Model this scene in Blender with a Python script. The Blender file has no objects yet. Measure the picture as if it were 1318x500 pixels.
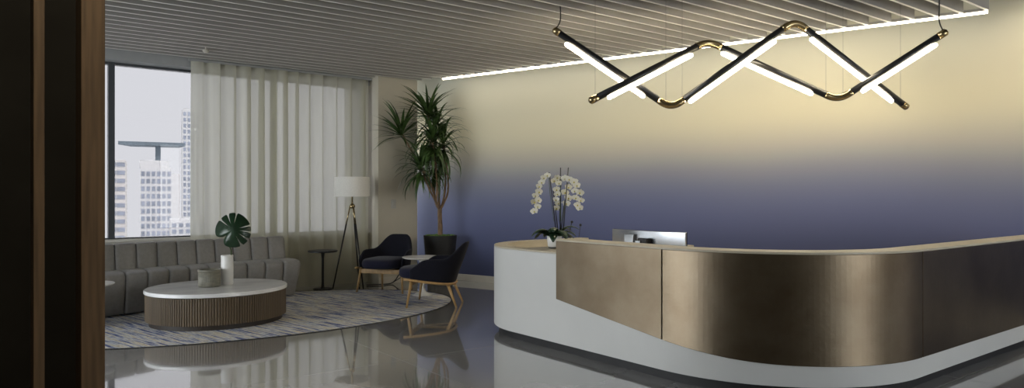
import bpy, bmesh, math, random
from mathutils import Vector, Matrix
PI = math.pi
C = bpy.context.scene.collection
SC = bpy.context.scene
random.seed(7)

# ------------------------------------------------------------------ camera, light, exposure
# room axes: X runs along the window wall, Y points towards the windows; eye height 1.35 m
EYE = 1.35
FPX = 900.0
cam_d = bpy.data.cameras.new('camera')
cam = bpy.data.objects.new('camera', cam_d)
C.objects.link(cam)
cam.location = (0, 0, EYE)
cam.rotation_euler = (PI/2, 0, -math.atan2(.606, .795))
cam_d.sensor_width = 36
cam_d.lens = 36*FPX/1318
cam_d.shift_y = 2/1318
cam_d.clip_start = .05
cam_d.clip_end = 3000
SC.camera = cam
SC.view_settings.view_transform = 'Standard'
SC.view_settings.look = 'None'
SC.view_settings.gamma = 1
SC.view_settings.use_curve_mapping = False
SC.view_settings.exposure = 0.88
try:
    SC.cycles.max_bounces = 12
    SC.cycles.transparent_max_bounces = 16
    SC.cycles.diffuse_bounces = 6
    SC.cycles.sample_clamp_indirect = 8
    SC.cycles.use_denoising = True
except Exception:
    pass
world = bpy.data.worlds.new('world')
SC.world = world
world.use_nodes = True
wn = world.node_tree.nodes['Background']
wn.inputs[0].default_value = (.955, .965, 1.0, 1)
wn.inputs[1].default_value = 4.6
sun_d = bpy.data.lights.new('sun', 'SUN')
sun_d.energy = 7
sun_d.angle = .05
sun_d.color = (1, .97, .92)
sun = bpy.data.objects.new('sun', sun_d)
sun.rotation_euler = (math.radians(38), 0, math.radians(20))
C.objects.link(sun)
# daylight portal-sized area lights standing in the window openings (sky light entering the room)
def window_light(name, u0, u1, z0, z1, v, power, col=(.93, .97, 1)):
    d = bpy.data.lights.new(name, 'AREA')
    d.shape = 'RECTANGLE'; d.size = u1-u0; d.size_y = z1-z0
    d.energy = power; d.color = col
    o = bpy.data.objects.new(name, d)
    o.location = ((u0+u1)/2, v, (z0+z1)/2)
    o.rotation_euler = (-PI/2, 0, 0)
    d.cycles.is_portal = True          # only guides the sky light through the opening
    C.objects.link(o)
    return o
def side_light(name, v0, v1, z0, z1, u):
    o = window_light(name, v0, v1, z0, z1, 0, 100); o.location = (u, (v0+v1)/2, (z0+z1)/2); o.rotation_euler = (PI/2, 0, -PI/2)
    return o
side_light('window_daylight', 3.8, 9.9, .1, 3.5, -6.15)
o = window_light('window_daylight', 4.5, 6.4, .4, 2.9, -3.34, 1); o.rotation_euler = (PI/2, 0, 0)
WL = [window_light('window_daylight', -5.9, 1.28, .85, 3.0, 10.42, 150),
      window_light('window_daylight', 1.42, 5.4, .85, 3.0, 10.42, 110),
      window_light('window_daylight', 4.97, 5.55, .1, 3.3, 10.97, 22)]

def W(x, d):                      # camera-aligned offsets to room axes
    return (.795*x+.606*d, -.606*x+.795*d)
def at(px, py, d):                # world point seen at a photo pixel at depth d
    u, v = W((px-659)*d/FPX, d)
    return Vector((u, v, EYE-(py-252)*d/FPX))

# ------------------------------------------------------------------ materials
def nodes(m):
    m.use_nodes = True
    return m.node_tree.nodes, m.node_tree.links
def mat(name, col, rough=.5, metal=0, var=0, scale=8, stretch=(1,1,1), col2=None, coat=0, sheen=0, bump=0, spec=.5, detail=4):
    m = bpy.data.materials.new(name)
    n, l = nodes(m)
    b = n['Principled BSDF']
    b.inputs['Base Color'].default_value = (*col, 1)
    b.inputs['Roughness'].default_value = rough
    b.inputs['Metallic'].default_value = metal
    b.inputs['Specular IOR Level'].default_value = spec
    b.inputs['Coat Weight'].default_value = coat
    b.inputs['Coat Roughness'].default_value = .05
    b.inputs['Sheen Weight'].default_value = sheen
    tc = n.new('ShaderNodeTexCoord'); mp = n.new('ShaderNodeMapping')
    mp.inputs['Scale'].default_value = stretch
    l.new(tc.outputs['Object'], mp.inputs[0])
    no = n.new('ShaderNodeTexNoise'); no.inputs['Scale'].default_value = scale; no.inputs['Detail'].default_value = detail
    l.new(mp.outputs[0], no.inputs['Vector'])
    cr = n.new('ShaderNodeValToRGB')
    c2 = col2 or tuple(max(0, c*(1-var)) for c in col)
    c1 = col if col2 else tuple(min(1, c*(1+var)) for c in col)
    cr.color_ramp.elements[0].position = .35; cr.color_ramp.elements[1].position = .65
    cr.color_ramp.elements[0].color = (*c2, 1); cr.color_ramp.elements[1].color = (*c1, 1)
    l.new(no.outputs['Fac'], cr.inputs[0]); l.new(cr.outputs[0], b.inputs['Base Color'])
    if bump:
        bp = n.new('ShaderNodeBump'); bp.inputs['Strength'].default_value = bump; bp.inputs['Distance'].default_value = .01
        l.new(no.outputs['Fac'], bp.inputs['Height']); l.new(bp.outputs[0], b.inputs['Normal'])
    return m
def emis(name, col, s):
    m = bpy.data.materials.new(name); n, l = nodes(m)
    b = n['Principled BSDF']; b.inputs['Base Color'].default_value = (.9,.9,.9,1)
    b.inputs['Emission Color'].default_value = (*col, 1); b.inputs['Emission Strength'].default_value = s
    return m

M = {}
M['black_metal'] = mat('black_metal', (.012,.012,.013), .38, 0, .1)
M['black_matte'] = mat('black_matte', (.016,.016,.017), .6, 0, .15)
M['black_panel'] = mat('black_panel', (.014,.0135,.012), .9, 0, .15, 3, spec=.1)
M['post_wood'] = mat('post_wood', (.085,.055,.030), .6, 0, .22, 6, (9,9,.5), bump=.06, spec=.25)
M['leg_wood'] = mat('leg_wood', (.46,.29,.12), .38, 0, .12, 8, (6,6,1))
M['flute_wood'] = mat('flute_wood', (.10,.070,.040), .5, 0, .15, 5, (12,12,.4), bump=.03)
M['dark_plinth'] = mat('dark_plinth', (.03,.022,.016), .5, 0, .1)
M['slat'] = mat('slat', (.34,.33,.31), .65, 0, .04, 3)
M['slat_lit_bottom'] = mat('slat_lit_bottom', (.84,.83,.78), .5, 0, .02, 3)  # paler copy of slat: light caught by the undersides, put into colour
M['plenum'] = mat('plenum', (.10,.10,.10), .9, 0, .05)
M['white_wall'] = mat('white_wall', (.62,.60,.54), .75, 0, .02, 4)
M['pier_paint'] = mat('pier_paint', (.50,.46,.37), .6, 0, .03, 4)
M['pier_side'] = mat('pier_side', (.62,.60,.56), .6, 0, .03, 4)
M['frame_grey'] = mat('frame_grey', (.035,.04,.047), .45, 0, .05)
M['bulkhead'] = mat('bulkhead', (.33,.34,.34), .7, 0, .03)
M['baseboard'] = mat('baseboard', (.55,.52,.45), .5, 0, .03)
M['sofa'] = mat('sofa', (.25,.24,.228), .5, 0, .06, 30, sheen=.1, bump=.05)
M['navy'] = mat('navy', (.0075,.008,.015), .9, 0, .25, 180, sheen=.06, bump=.15, spec=.2)
M['navy_seat'] = mat('navy_seat', (.013,.014,.032), .9, 0, .25, 180, sheen=.1, bump=.15, spec=.2)
M['solid_white'] = mat('solid_white', (.62,.622,.605), .42, 0, .03, 1.2, detail=6)
M['counter_tan'] = mat('counter_tan', (.52,.465,.36), .45, 0, .06, 4, (1,5,1))
M['marble'] = mat('marble', (.90,.90,.89), .12, 0, 0, 2.2, (1,2.5,1), col2=(.74,.74,.75), detail=8)
M['ceramic'] = mat('ceramic', (.80,.79,.76), .35, 0, .02)
M['fluted_pot'] = mat('fluted_pot', (.19,.18,.14), .4, 0, .2, 14, (1,1,3))
M['white_gloss'] = mat('white_gloss', (.80,.79,.76), .25, 0, .02)
M['shade'] = mat('shade', (.75,.73,.68), .8, 0, .03, 60)
M['leaf'] = mat('leaf', (.045,.085,.022), .42, 0, .45, 7, spec=.5)
M['leaf_dark'] = mat('leaf_dark', (.012,.036,.014), .3, 0, .3, 10)
M['bark'] = mat('bark', (.20,.13,.075), .85, 0, .35, 30, (1,1,.4), bump=.4)
M['moss'] = mat('moss', (.12,.22,.05), .95, 0, .5, 60, bump=.6)
M['petal'] = mat('petal', (.86,.84,.74), .5, 0, .03, 20)
M['petal_lip'] = mat('petal_lip', (.55,.47,.12), .5, 0, .3, 60)
M['brass'] = mat('brass', (.42,.33,.18), .22, 1, .1, 20)
M['alu'] = mat('alu', (.50,.52,.55), .25, 1, .03, 5)
M['screen_black'] = mat('screen_black', (.01,.01,.012), .2, 0, .05)
M['wire'] = mat('wire', (.10,.10,.10), .5, .4, .05)
M['switch'] = mat('switch', (.42,.41,.38), .4, 0, .02)
M['led'] = emis('led', (1, .86, .62), 26.0)
M['led_strip'] = emis('led_strip', (1, .88, .68), 9.0)
M['facade'] = mat('facade', (.80,.80,.80), .8, 0, .02, .1)
M['facade_b'] = mat('facade_b', (.78,.75,.72), .8, 0, .03, .1)
M['pane'] = mat('pane', (.36,.40,.48), .5, 0, .25, .12)
M['canopy'] = mat('canopy', (.20,.25,.29), .7, 0, .1, .1)

def bronze():
    m = bpy.data.materials.new('bronze'); n, l = nodes(m); b = n['Principled BSDF']
    b.inputs['Metallic'].default_value = 1
    tc = n.new('ShaderNodeTexCoord')
    n1 = n.new('ShaderNodeTexNoise'); n1.inputs['Scale'].default_value = 2.2; n1.inputs['Detail'].default_value = 8; n1.inputs['Roughness'].default_value = .62
    n2 = n.new('ShaderNodeTexNoise'); n2.inputs['Scale'].default_value = 30; n2.inputs['Detail'].default_value = 3
    l.new(tc.outputs['Object'], n1.inputs['Vector']); l.new(tc.outputs['Object'], n2.inputs['Vector'])
    cr = n.new('ShaderNodeValToRGB')
    e = cr.color_ramp.elements
    e[0].position = .34; e[0].color = (.125,.094,.062,1); e[1].position = .66; e[1].color = (.182,.146,.102,1)
    l.new(n1.outputs['Fac'], cr.inputs[0]); l.new(cr.outputs[0], b.inputs['Base Color'])
    mr = n.new('ShaderNodeMapRange'); mr.inputs[3].default_value = .32; mr.inputs[4].default_value = .42
    l.new(n1.outputs['Fac'], mr.inputs[0]); l.new(mr.outputs[0], b.inputs['Roughness'])
    bp = n.new('ShaderNodeBump'); bp.inputs['Strength'].default_value = .05; bp.inputs['Distance'].default_value = .01
    l.new(n2.outputs['Fac'], bp.inputs['Height']); l.new(bp.outputs[0], b.inputs['Normal'])
    return m
M['bronze'] = bronze()

def floor_mat():
    m = bpy.data.materials.new('polished_concrete'); n, l = nodes(m); b = n['Principled BSDF']
    tc = n.new('ShaderNodeTexCoord')
    n1 = n.new('ShaderNodeTexNoise'); n1.inputs['Scale'].default_value = .9; n1.inputs['Detail'].default_value = 9; n1.inputs['Roughness'].default_value = .6
    l.new(tc.outputs['Object'], n1.inputs['Vector'])
    cr = n.new('ShaderNodeValToRGB'); e = cr.color_ramp.elements
    e[0].position = .33; e[0].color = (.25,.248,.246,1); e[1].position = .68; e[1].color = (.36,.357,.352,1)
    l.new(n1.outputs['Fac'], cr.inputs[0])
    # thin saw-cut joints
    br = n.new('ShaderNodeTexBrick'); br.offset = 0; br.inputs['Scale'].default_value = 1
    br.inputs['Brick Width'].default_value = 3.0; br.inputs['Row Height'].default_value = 3.0; br.inputs['Mortar Size'].default_value = .004
    br.inputs['Color1'].default_value = br.inputs['Color2'].default_value = (1,1,1,1); br.inputs['Mortar'].default_value = (1.5,1.5,1.5,1)
    mpb = n.new('ShaderNodeMapping'); mpb.inputs['Location'].default_value = (.25, .9, 0)
    l.new(tc.outputs['Object'], mpb.inputs[0]); l.new(mpb.outputs[0], br.inputs['Vector'])
    mx = n.new('ShaderNodeMix'); mx.data_type = 'RGBA'; mx.blend_type = 'MULTIPLY'; mx.inputs[0].default_value = 1
    l.new(cr.outputs[0], mx.inputs[6]); l.new(br.outputs['Color'], mx.inputs[7]); l.new(mx.outputs[2], b.inputs['Base Color'])
    b.inputs['Roughness'].default_value = .09
    b.inputs['IOR'].default_value = 1.7
    b.inputs['Coat Weight'].default_value = .9; b.inputs['Coat IOR'].default_value = 1.8; b.inputs['Coat Roughness'].default_value = .03
    n2 = n.new('ShaderNodeTexNoise'); n2.inputs['Scale'].default_value = 1.6; n2.inputs['Detail'].default_value = 1
    l.new(tc.outputs['Object'], n2.inputs['Vector'])
    bp = n.new('ShaderNodeBump'); bp.inputs['Strength'].default_value = .12; bp.inputs['Distance'].default_value = .006
    l.new(n2.outputs['Fac'], bp.inputs['Height']); l.new(bp.outputs[0], b.inputs['Normal']); l.new(bp.outputs[0], b.inputs['Coat Normal'])
    return m
M['floor'] = floor_mat()

def mural():                     # ombre wall covering: indigo below fading through grey to straw
    m = bpy.data.materials.new('ombre_mural'); n, l = nodes(m); b = n['Principled BSDF']
    tc = n.new('ShaderNodeTexCoord'); sp = n.new('ShaderNodeSeparateXYZ'); l.new(tc.outputs['Object'], sp.inputs[0])
    no = n.new('ShaderNodeTexNoise'); no.inputs['Scale'].default_value = .35; no.inputs['Detail'].default_value = 1
    l.new(tc.outputs['Object'], no.inputs['Vector'])
    ma = n.new('ShaderNodeMath'); ma.operation = 'MULTIPLY_ADD'; ma.inputs[1].default_value = .35
    l.new(no.outputs['Fac'], ma.inputs[0]); l.new(sp.outputs['Z'], ma.inputs[2])
    mr = n.new('ShaderNodeMapRange'); mr.inputs[1].default_value = .175; mr.inputs[2].default_value = 3.375
    l.new(ma.outputs[0], mr.inputs[0])
    cr = n.new('ShaderNodeValToRGB'); cr.color_ramp.interpolation = 'B_SPLINE'
    pts = MURAL
    e = cr.color_ramp.elements
    e[0].position, e[0].color = pts[0][0], (*pts[0][1], 1)
    e[1].position, e[1].color = pts[-1][0], (*pts[-1][1], 1)
    for p, c in pts[1:-1]:
        q = e.new(p); q.color = (*c, 1)
    l.new(mr.outputs[0], cr.inputs[0]); l.new(cr.outputs[0], b.inputs['Base Color'])
    b.inputs['Roughness'].default_value = .62
    b.inputs['Specular IOR Level'].default_value = .3
    return m
MURAL = [(0, (.045,.055,.12)), (.22, (.085,.098,.20)), (.38, (.135,.150,.275)), (.50, (.24,.25,.31)),
         (.60, (.50,.47,.40)), (.70, (.72,.66,.47)), (.82, (.66,.62,.47)), (1, (.46,.46,.39))]  # greyed top and brighter straw band also paint in uneven lamp light
M['mural'] = mural()

def rug_mat():
    m = bpy.data.materials.new('rug'); n, l = nodes(m); b = n['Principled BSDF']
    tc = n.new('ShaderNodeTexCoord'); mp = n.new('ShaderNodeMapping')
    mp.inputs['Rotation'].default_value = (0, 0, RUG_ROT); mp.inputs['Scale'].default_value = (.7, 11, 1)
    mp2 = n.new('ShaderNodeMapping'); mp2.vector_type = 'POINT'
    mp2.inputs['Rotation'].default_value = (0, 0, RUG_ROT)
    l.new(tc.outputs['Object'], mp2.inputs[0])
    mp.inputs['Rotation'].default_value = (0, 0, 0)
    l.new(mp2.outputs[0], mp.inputs[0])
    no = n.new('ShaderNodeTexNoise'); no.inputs['Scale'].default_value = 2.6; no.inputs['Detail'].default_value = 6; no.inputs['Roughness'].default_value = .7
    l.new(mp.outputs[0], no.inputs['Vector'])
    cr = n.new('ShaderNodeValToRGB'); e = cr.color_ramp.elements
    e[0].position = .36; e[0].color = (.030,.040,.16,1); e[1].position = .63; e[1].color = (.85,.84,.81,1)
    for p, c in [(.43,(.10,.13,.32)),(.475,(.42,.45,.54)),(.53,(.78,.77,.73)),(.575,(.48,.40,.25))]:
        q = e.new(p); q.color = (*c,1)
    l.new(no.outputs['Fac'], cr.inputs[0]); l.new(cr.outputs[0], b.inputs['Base Color'])
    b.inputs['Roughness'].default_value = .95
    n2 = n.new('ShaderNodeTexNoise'); n2.inputs['Scale'].default_value = 220
    bp = n.new('ShaderNodeBump'); bp.inputs['Strength'].default_value = .4; bp.inputs['Distance'].default_value = .01
    l.new(tc.outputs['Object'], n2.inputs['Vector']); l.new(n2.outputs['Fac'], bp.inputs['Height']); l.new(bp.outputs[0], b.inputs['Normal'])
    return m
RUG_ROT = math.radians(76)
M['rug'] = rug_mat()

def curtain_mat():
    m = bpy.data.materials.new('sheer_curtain'); n, l = nodes(m)
    n.remove(n['Principled BSDF']); out = n['Material Output']
    d = n.new('ShaderNodeBsdfDiffuse'); d.inputs[0].default_value = (.60,.585,.48,1)
    t = n.new('ShaderNodeBsdfTranslucent'); t.inputs[0].default_value = (.74,.73,.62,1)
    tr = n.new('ShaderNodeBsdfTransparent')
    tc = n.new('ShaderNodeTexCoord'); w = n.new('ShaderNodeTexWave'); w.inputs['Scale'].default_value = 90
    l.new(tc.outputs['Object'], w.inputs['Vector'])
    m1 = n.new('ShaderNodeMixShader'); m1.inputs[0].default_value = .62
    l.new(d.outputs[0], m1.inputs[1]); l.new(t.outputs[0], m1.inputs[2])
    mr = n.new('ShaderNodeMapRange'); mr.inputs[3].default_value = .16; mr.inputs[4].default_value = .26
    l.new(w.outputs['Fac'], mr.inputs[0])
    m2 = n.new('ShaderNodeMixShader'); l.new(mr.outputs[0], m2.inputs[0])
    l.new(m1.outputs[0], m2.inputs[1]); l.new(tr.outputs[0], m2.inputs[2]); l.new(m2.outputs[0], out.inputs[0])
    return m
M['curtain'] = curtain_mat()
def glass_mat(name, tint):
    m = bpy.data.materials.new(name); n, l = nodes(m)
    n.remove(n['Principled BSDF']); out = n['Material Output']
    g = n.new('ShaderNodeBsdfGlossy'); g.inputs['Roughness'].default_value = .01
    tr = n.new('ShaderNodeBsdfTransparent'); tr.inputs[0].default_value = (.97,.985,.98,1)
    fr = n.new('ShaderNodeFresnel'); fr.inputs[0].default_value = 1.25
    tr.inputs[0].default_value = tint
    m2 = n.new('ShaderNodeMixShader'); l.new(fr.outputs[0], m2.inputs[0]); l.new(tr.outputs[0], m2.inputs[1]); l.new(g.outputs[0], m2.inputs[2])
    l.new(m2.outputs[0], out.inputs[0])
    return m
M['glass'] = glass_mat('view_dimming_glass', (.292,.292,.296,1))  # tint added to hold down the brightness of the outside view
M['clear_glass'] = glass_mat('clear_window_glass', (.95,.97,.97,1))

# ------------------------------------------------------------------ helpers
def tag(o, label=None, cat=None, group=None, kind=None):
    if label: o['label'] = label
    if cat: o['category'] = cat
    if group: o['group'] = group
    if kind: o['kind'] = kind
    return o
def thing(name, label, cat, loc=(0,0,0), rz=0, group=None):
    o = bpy.data.objects.new(name, None); C.objects.link(o)
    o.location = loc; o.rotation_euler = (0,0,rz); o.empty_display_size = .1
    return tag(o, label, cat, group)
def obj(name, bm, m, parent=None, smooth=False, sub=0, bevel=0, label=None):
    bmesh.ops.recalc_face_normals(bm, faces=bm.faces[:])
    me = bpy.data.meshes.new(name); bm.to_mesh(me); bm.free()
    o = bpy.data.objects.new(name, me); C.objects.link(o)
    for mm in (m if isinstance(m, (list, tuple)) else [m]): me.materials.append(mm)
    if smooth:
        for p in me.polygons: p.use_smooth = True
    if bevel:
        b = o.modifiers.new('bevel', 'BEVEL'); b.width = bevel; b.segments = 3; b.limit_method = 'ANGLE'; b.angle_limit = .7
    if sub:
        s = o.modifiers.new('sub', 'SUBSURF'); s.levels = sub; s.render_levels = sub
    if parent: o.parent = parent
    if label: o['label'] = label
    return o
def add_box(bm, x0, x1, y0, y1, z0, z1):
    v = [bm.verts.new(p) for p in ((x0,y0,z0),(x1,y0,z0),(x1,y1,z0),(x0,y1,z0),(x0,y0,z1),(x1,y0,z1),(x1,y1,z1),(x0,y1,z1))]
    for f in ((3,2,1,0),(4,5,6,7),(0,1,5,4),(1,2,6,5),(2,3,7,6),(3,0,4,7)): bm.faces.new([v[i] for i in f])
def box(*a):
    bm = bmesh.new(); add_box(bm, *a); return bm
def add_lathe(bm, prof, n=48, cx=0, cy=0, ax=1, ay=1, cap=True, rib=0, ribn=0):
    rings = []
    for r, z in prof:
        ring = []
        for i in range(n):
            t = 2*PI*i/n
            k = 1
            if ribn: k = 1+rib*abs(math.sin(t*ribn/2))/max(r, .01)
            ring.append(bm.verts.new((cx+r*k*ax*math.cos(t), cy+r*k*ay*math.sin(t), z)))
        rings.append(ring)
    for a, b in zip(rings, rings[1:]):
        for i in range(n): bm.faces.new((a[i], a[(i+1)%n], b[(i+1)%n], b[i]))
    if cap:
        bm.faces.new(rings[0][::-1]); bm.faces.new(rings[-1])
def lathe(prof, **k):
    bm = bmesh.new(); add_lathe(bm, prof, **k); return bm
def add_tube(bm, pts, rad, n=10):
    pts = [Vector(p) for p in pts]
    if not isinstance(rad, (list, tuple)): rad = [rad]*len(pts)
    rings = []; prev = None
    for i, p in enumerate(pts):
        t = (pts[min(i+1, len(pts)-1)]-pts[max(i-1, 0)]).normalized()
        if prev is None:
            a = t.cross(Vector((0,0,1)) if abs(t.z) < .9 else Vector((1,0,0))).normalized()
        else:
            a = (prev-t*prev.dot(t)).normalized()
        prev = a; b = t.cross(a)
        rings.append([bm.verts.new(p+(a*math.cos(2*PI*k/n)+b*math.sin(2*PI*k/n))*rad[i]) for k in range(n)])
    for r0, r1 in zip(rings, rings[1:]):
        for k in range(n): bm.faces.new((r0[k], r0[(k+1)%n], r1[(k+1)%n], r1[k]))
    bm.faces.new(rings[0][::-1]); bm.faces.new(rings[-1])
def tube(pts, rad, n=10):
    bm = bmesh.new(); add_tube(bm, pts, rad, n); return bm
def add_prism(bm, poly, z0, z1):
    a = [bm.verts.new((x, y, z0)) for x, y in poly]; b = [bm.verts.new((x, y, z1)) for x, y in poly]
    n = len(poly)
    for i in range(n): bm.faces.new((a[i], a[(i+1)%n], b[(i+1)%n], b[i]))
    bm.faces.new(a[::-1]); bm.faces.new(b)
def prism(poly, z0, z1):
    bm = bmesh.new(); add_prism(bm, poly, z0, z1); return bm
def smoothcurve(pts, n=8):           # Catmull-Rom through points
    P = [Vector(p) for p in pts]; P = [2*P[0]-P[1]]+P+[2*P[-1]-P[-2]]
    out = []
    for i in range(1, len(P)-2):
        for k in range(n):
            t = k/n; a, b, c, d = P[i-1:i+3]
            out.append(.5*((2*b)+(c-a)*t+(2*a-5*b+4*c-d)*t*t+(-a+3*b-3*c+d)*t**3))
    out.append(P[-2]); return out
def struct(name, bm, m, parent=None, **k):
    o = obj(name, bm, m, parent, **k)
    if parent is None: o['kind'] = 'structure'
    return o
def dup(root):
    r = root.copy(); C.objects.link(r)
    for ch in list(root.children):
        c = ch.copy(); C.objects.link(c); c.parent = r
        for g in ch.children:
            d = g.copy(); C.objects.link(d); d.parent = c
    return r

# ------------------------------------------------------------------ room shell
HC = 3.16                              # underside of the ceiling baffles
TOP = 3.62                             # slab above
def wall_u(v, off=0): return (8.69-off-.3115*v)/.950      # mural wall plane
struct('floor', box(-6.2, 10, -3.2, 11.0, -.1, 0), M['floor'])
struct('ceiling', box(-6.2, 10, -3.2, 11.0, TOP, TOP+.1), M['plenum'])
nv = Vector((.950, .3115, 0)).normalized()
a = (wall_u(11.0), 11.0); b_ = (wall_u(-3.2), -3.2)
struct('wall_right', prism([a, b_, (b_[0]+.2, b_[1]), (a[0]+.2, a[1])], 0, TOP), M['mural'])
a = (wall_u(10.26, .0), 10.26)
struct('baseboard_right', prism([a, b_, (b_[0]-.016, b_[1]), (a[0]-.016, a[1])], 0, .105), M['baseboard'], bevel=.004)
bm = box(-6.2, -6.0, -3.2, 3.75, 0, TOP); add_box(bm, -6.2, -6.0, 9.95, 10.7, 0, TOP)
struct('wall_left', bm, M['white_wall'])
w = struct('window_6', box(-6.11, -6.10, 3.751, 9.949, .06, 3.55), M['clear_glass'])  # glazing added out of view to bring more daylight into the room
bm = bmesh.new()
for vv_ in (3.75, 5.8, 7.85, 9.89): add_box(bm, -6.16, -6.04, vv_, vv_+.06, .05, TOP-.01)
add_box(bm, -6.16, -6.04, 3.82, 9.88, 0, .05); add_box(bm, -6.16, -6.04, 3.82, 9.88, 3.56, TOP-.01)
obj('window_frame', bm, M['frame_grey'], w)
bm = box(-6.2, 4.4, -3.3, -3.2, 0, TOP); add_box(bm, 6.5, 10, -3.3, -3.2, 0, TOP); add_box(bm, 4.4, 6.5, -3.3, -3.2, 3.0, TOP); add_box(bm, 4.4, 6.5, -3.3, -3.2, 0, .3)
struct('wall_behind', bm, M['white_wall'])
w = struct('window_7', box(4.46, 6.44, -3.26, -3.25, .36, 2.94), M['clear_glass'])  # unseen window added for daylight and its bright band in the bronze
bm = bmesh.new()
for uu_ in (4.4, 6.44): add_box(bm, uu_, uu_+.059, -3.29, -3.22, .301, 2.999)
for z_ in (.301, 2.94): add_box(bm, 4.46, 6.44, -3.285, -3.225, z_, z_+.059)
obj('window_frame', bm, M['frame_grey'], w)
# window wall: low wall, bulkhead, frames
bm = box(-6, 4.835, 10.18, 10.40, 0, .76); struct('wall_window', bm, M['white_wall'])
struct('trim_1', box(-6, 4.835, 10.0, 10.40, 3.06, TOP), M['bulkhead'])
struct('trim_2', box(-6, 4.835, 10.02, 10.40, .762, .79), M['white_wall'], bevel=.004)
# pier
struct('wall_pier', box(4.84, 5.515, 9.71, 10.17, 0, TOP), M['pier_paint'])
struct('wall_niche', box(4.84, 4.92, 10.172, 10.95, 0, TOP), M['white_wall'])
struct('trim_3', box(4.921, 6.2, 10.85, 10.95, 3.4, TOP), M['bulkhead'])
struct('baseboard_pier', box(4.838, 5.52, 9.694, 9.709, 0, .10), M['baseboard'], bevel=.003)
GL = 10.28
wn_ = 0
edges = [-5.96, -4.65, -1.65, 1.35, 4.82]
for i in range(4):
    wn_ += 1
    x0, x1 = edges[i]+.036, edges[i+1]-.036
    w = struct('window_%d' % wn_, box(x0+.001, x1-.001, GL, GL+.012, .806, 3.029), M['glass'] if i > 1 else M['clear_glass'])  # seen panes dimmed, unseen ones kept clear to admit more daylight
    bm = bmesh.new()
    add_box(bm, x0-.036, x0, GL-.06, GL+.06, .79, 3.06)
    add_box(bm, x0, x1, GL-.05, GL+.05, 3.03, 3.06); add_box(bm, x0, x1, GL-.05, GL+.05, .79, .805)
    add_box(bm, x1, x1+.036, GL-.06, GL+.06, .79, 3.06)
    f = obj('window_frame', bm, M['frame_grey'], w)
GN = 10.88
w = struct('window_5', box(4.96, wall_u(GN)-.04, GN, GN+.012, .06, 3.34), M['clear_glass'])
bm = bmesh.new(); add_box(bm, 4.922, 4.959, GN-.03, GN+.04, .0, 3.39); add_box(bm, wall_u(GN)-.04, wall_u(GN)-.012, GN-.03, GN+.04, .0, 3.39)
add_box(bm, 4.96, wall_u(GN)-.041, GN-.03, GN+.04, .0, .059); add_box(bm, 4.96, wall_u(GN)-.041, GN-.03, GN+.04, 3.341, 3.39)
obj('window_frame', bm, M['frame_grey'], w)

# near panelled wall with timber posts, left of the view
struct('wall_near', box(-3.0, .43, 3.65, 3.72, 0, TOP), M['black_panel'])
tag(obj('timber_post', box(.342, .43, 3.44, 3.649, 0, HC), M['post_wood'], bevel=.003), 'broad brown timber post at the right edge of the black panelling', 'post')
tag(obj('timber_post', box(.176, .214, 3.44, 3.649, 0, HC), M['post_wood'], bevel=.003), 'slim brown timber fin between two black wall panels', 'post')

# ceiling baffles
def light_u(v, off=0): return (8.276+off-.3115*v)/.950
k = 0
vs = [2.60+.2*i for i in range(37)]
for i, v in enumerate(vs):
    z1 = HC+.17
    bm = bmesh.new()
    u1 = light_u(v, -.03)
    if v > 9.6: u1 = min(u1, 4.82)
    n = 1
    add_box(bm, -5.9, u1, v, v+.028, HC, z1)
    o = obj('ceiling_baffle', bm, [M['slat'], M['slat_lit_bottom']])
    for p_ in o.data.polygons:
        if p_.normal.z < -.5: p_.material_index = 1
    if i == 0: tag(o, 'grey ceiling baffle ending the slatted ceiling at the upper right corner', 'ceiling slat', 'slatted ceiling baffles')
    else: tag(o, 'long thin grey ceiling baffle in the evenly spaced rows of the slatted ceiling', 'ceiling slat', 'identical baffles of the slatted ceiling')
# suspended rail carrying baffle ends and LED
p0 = Vector((light_u(2.62), 2.62, 0)); p1 = Vector((light_u(9.22), 9.22, 0))
lt = thing('linear_light', 'long thin glowing LED line along the edge of the slatted ceiling', 'light', (p0.x, p0.y, 0))
dd = (p1-p0); L = dd.length; dn = dd.normalized(); sn = Vector((dn.y, -dn.x, 0))
def slab(a, b, w, z0, z1, off=(0,0,0)):
    s = Vector((-(b-a).y, (b-a).x, 0)).normalized()*w
    o = Vector(off)
    return prism([((q-o).x, (q-o).y) for q in (a-s, b-s, b+s, a+s)], z0, z1)
obj('diffuser', slab(p0, p1, .013, HC-.022, HC-.002, p0), M['led_strip'], lt)
obj('housing', slab(p0, p1, .02, HC-.001, HC+.03, p0), M['slat'], lt)
s = at(265, 66, 8.65)
t = thing('ceiling_sprinkler', 'small round ceiling device on the baffles above the curtain edge', 'sprinkler', (s.x, s.y, HC))
obj('body', lathe([(.02,-.001),(.035,-.004),(.04,-.02),(.03,-.035),(.012,-.045)], n=20), M['baseboard'], t, smooth=True)
obj('stem', lathe([(.01,0),(.01,.3)], n=10), M['baseboard'], t)

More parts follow.
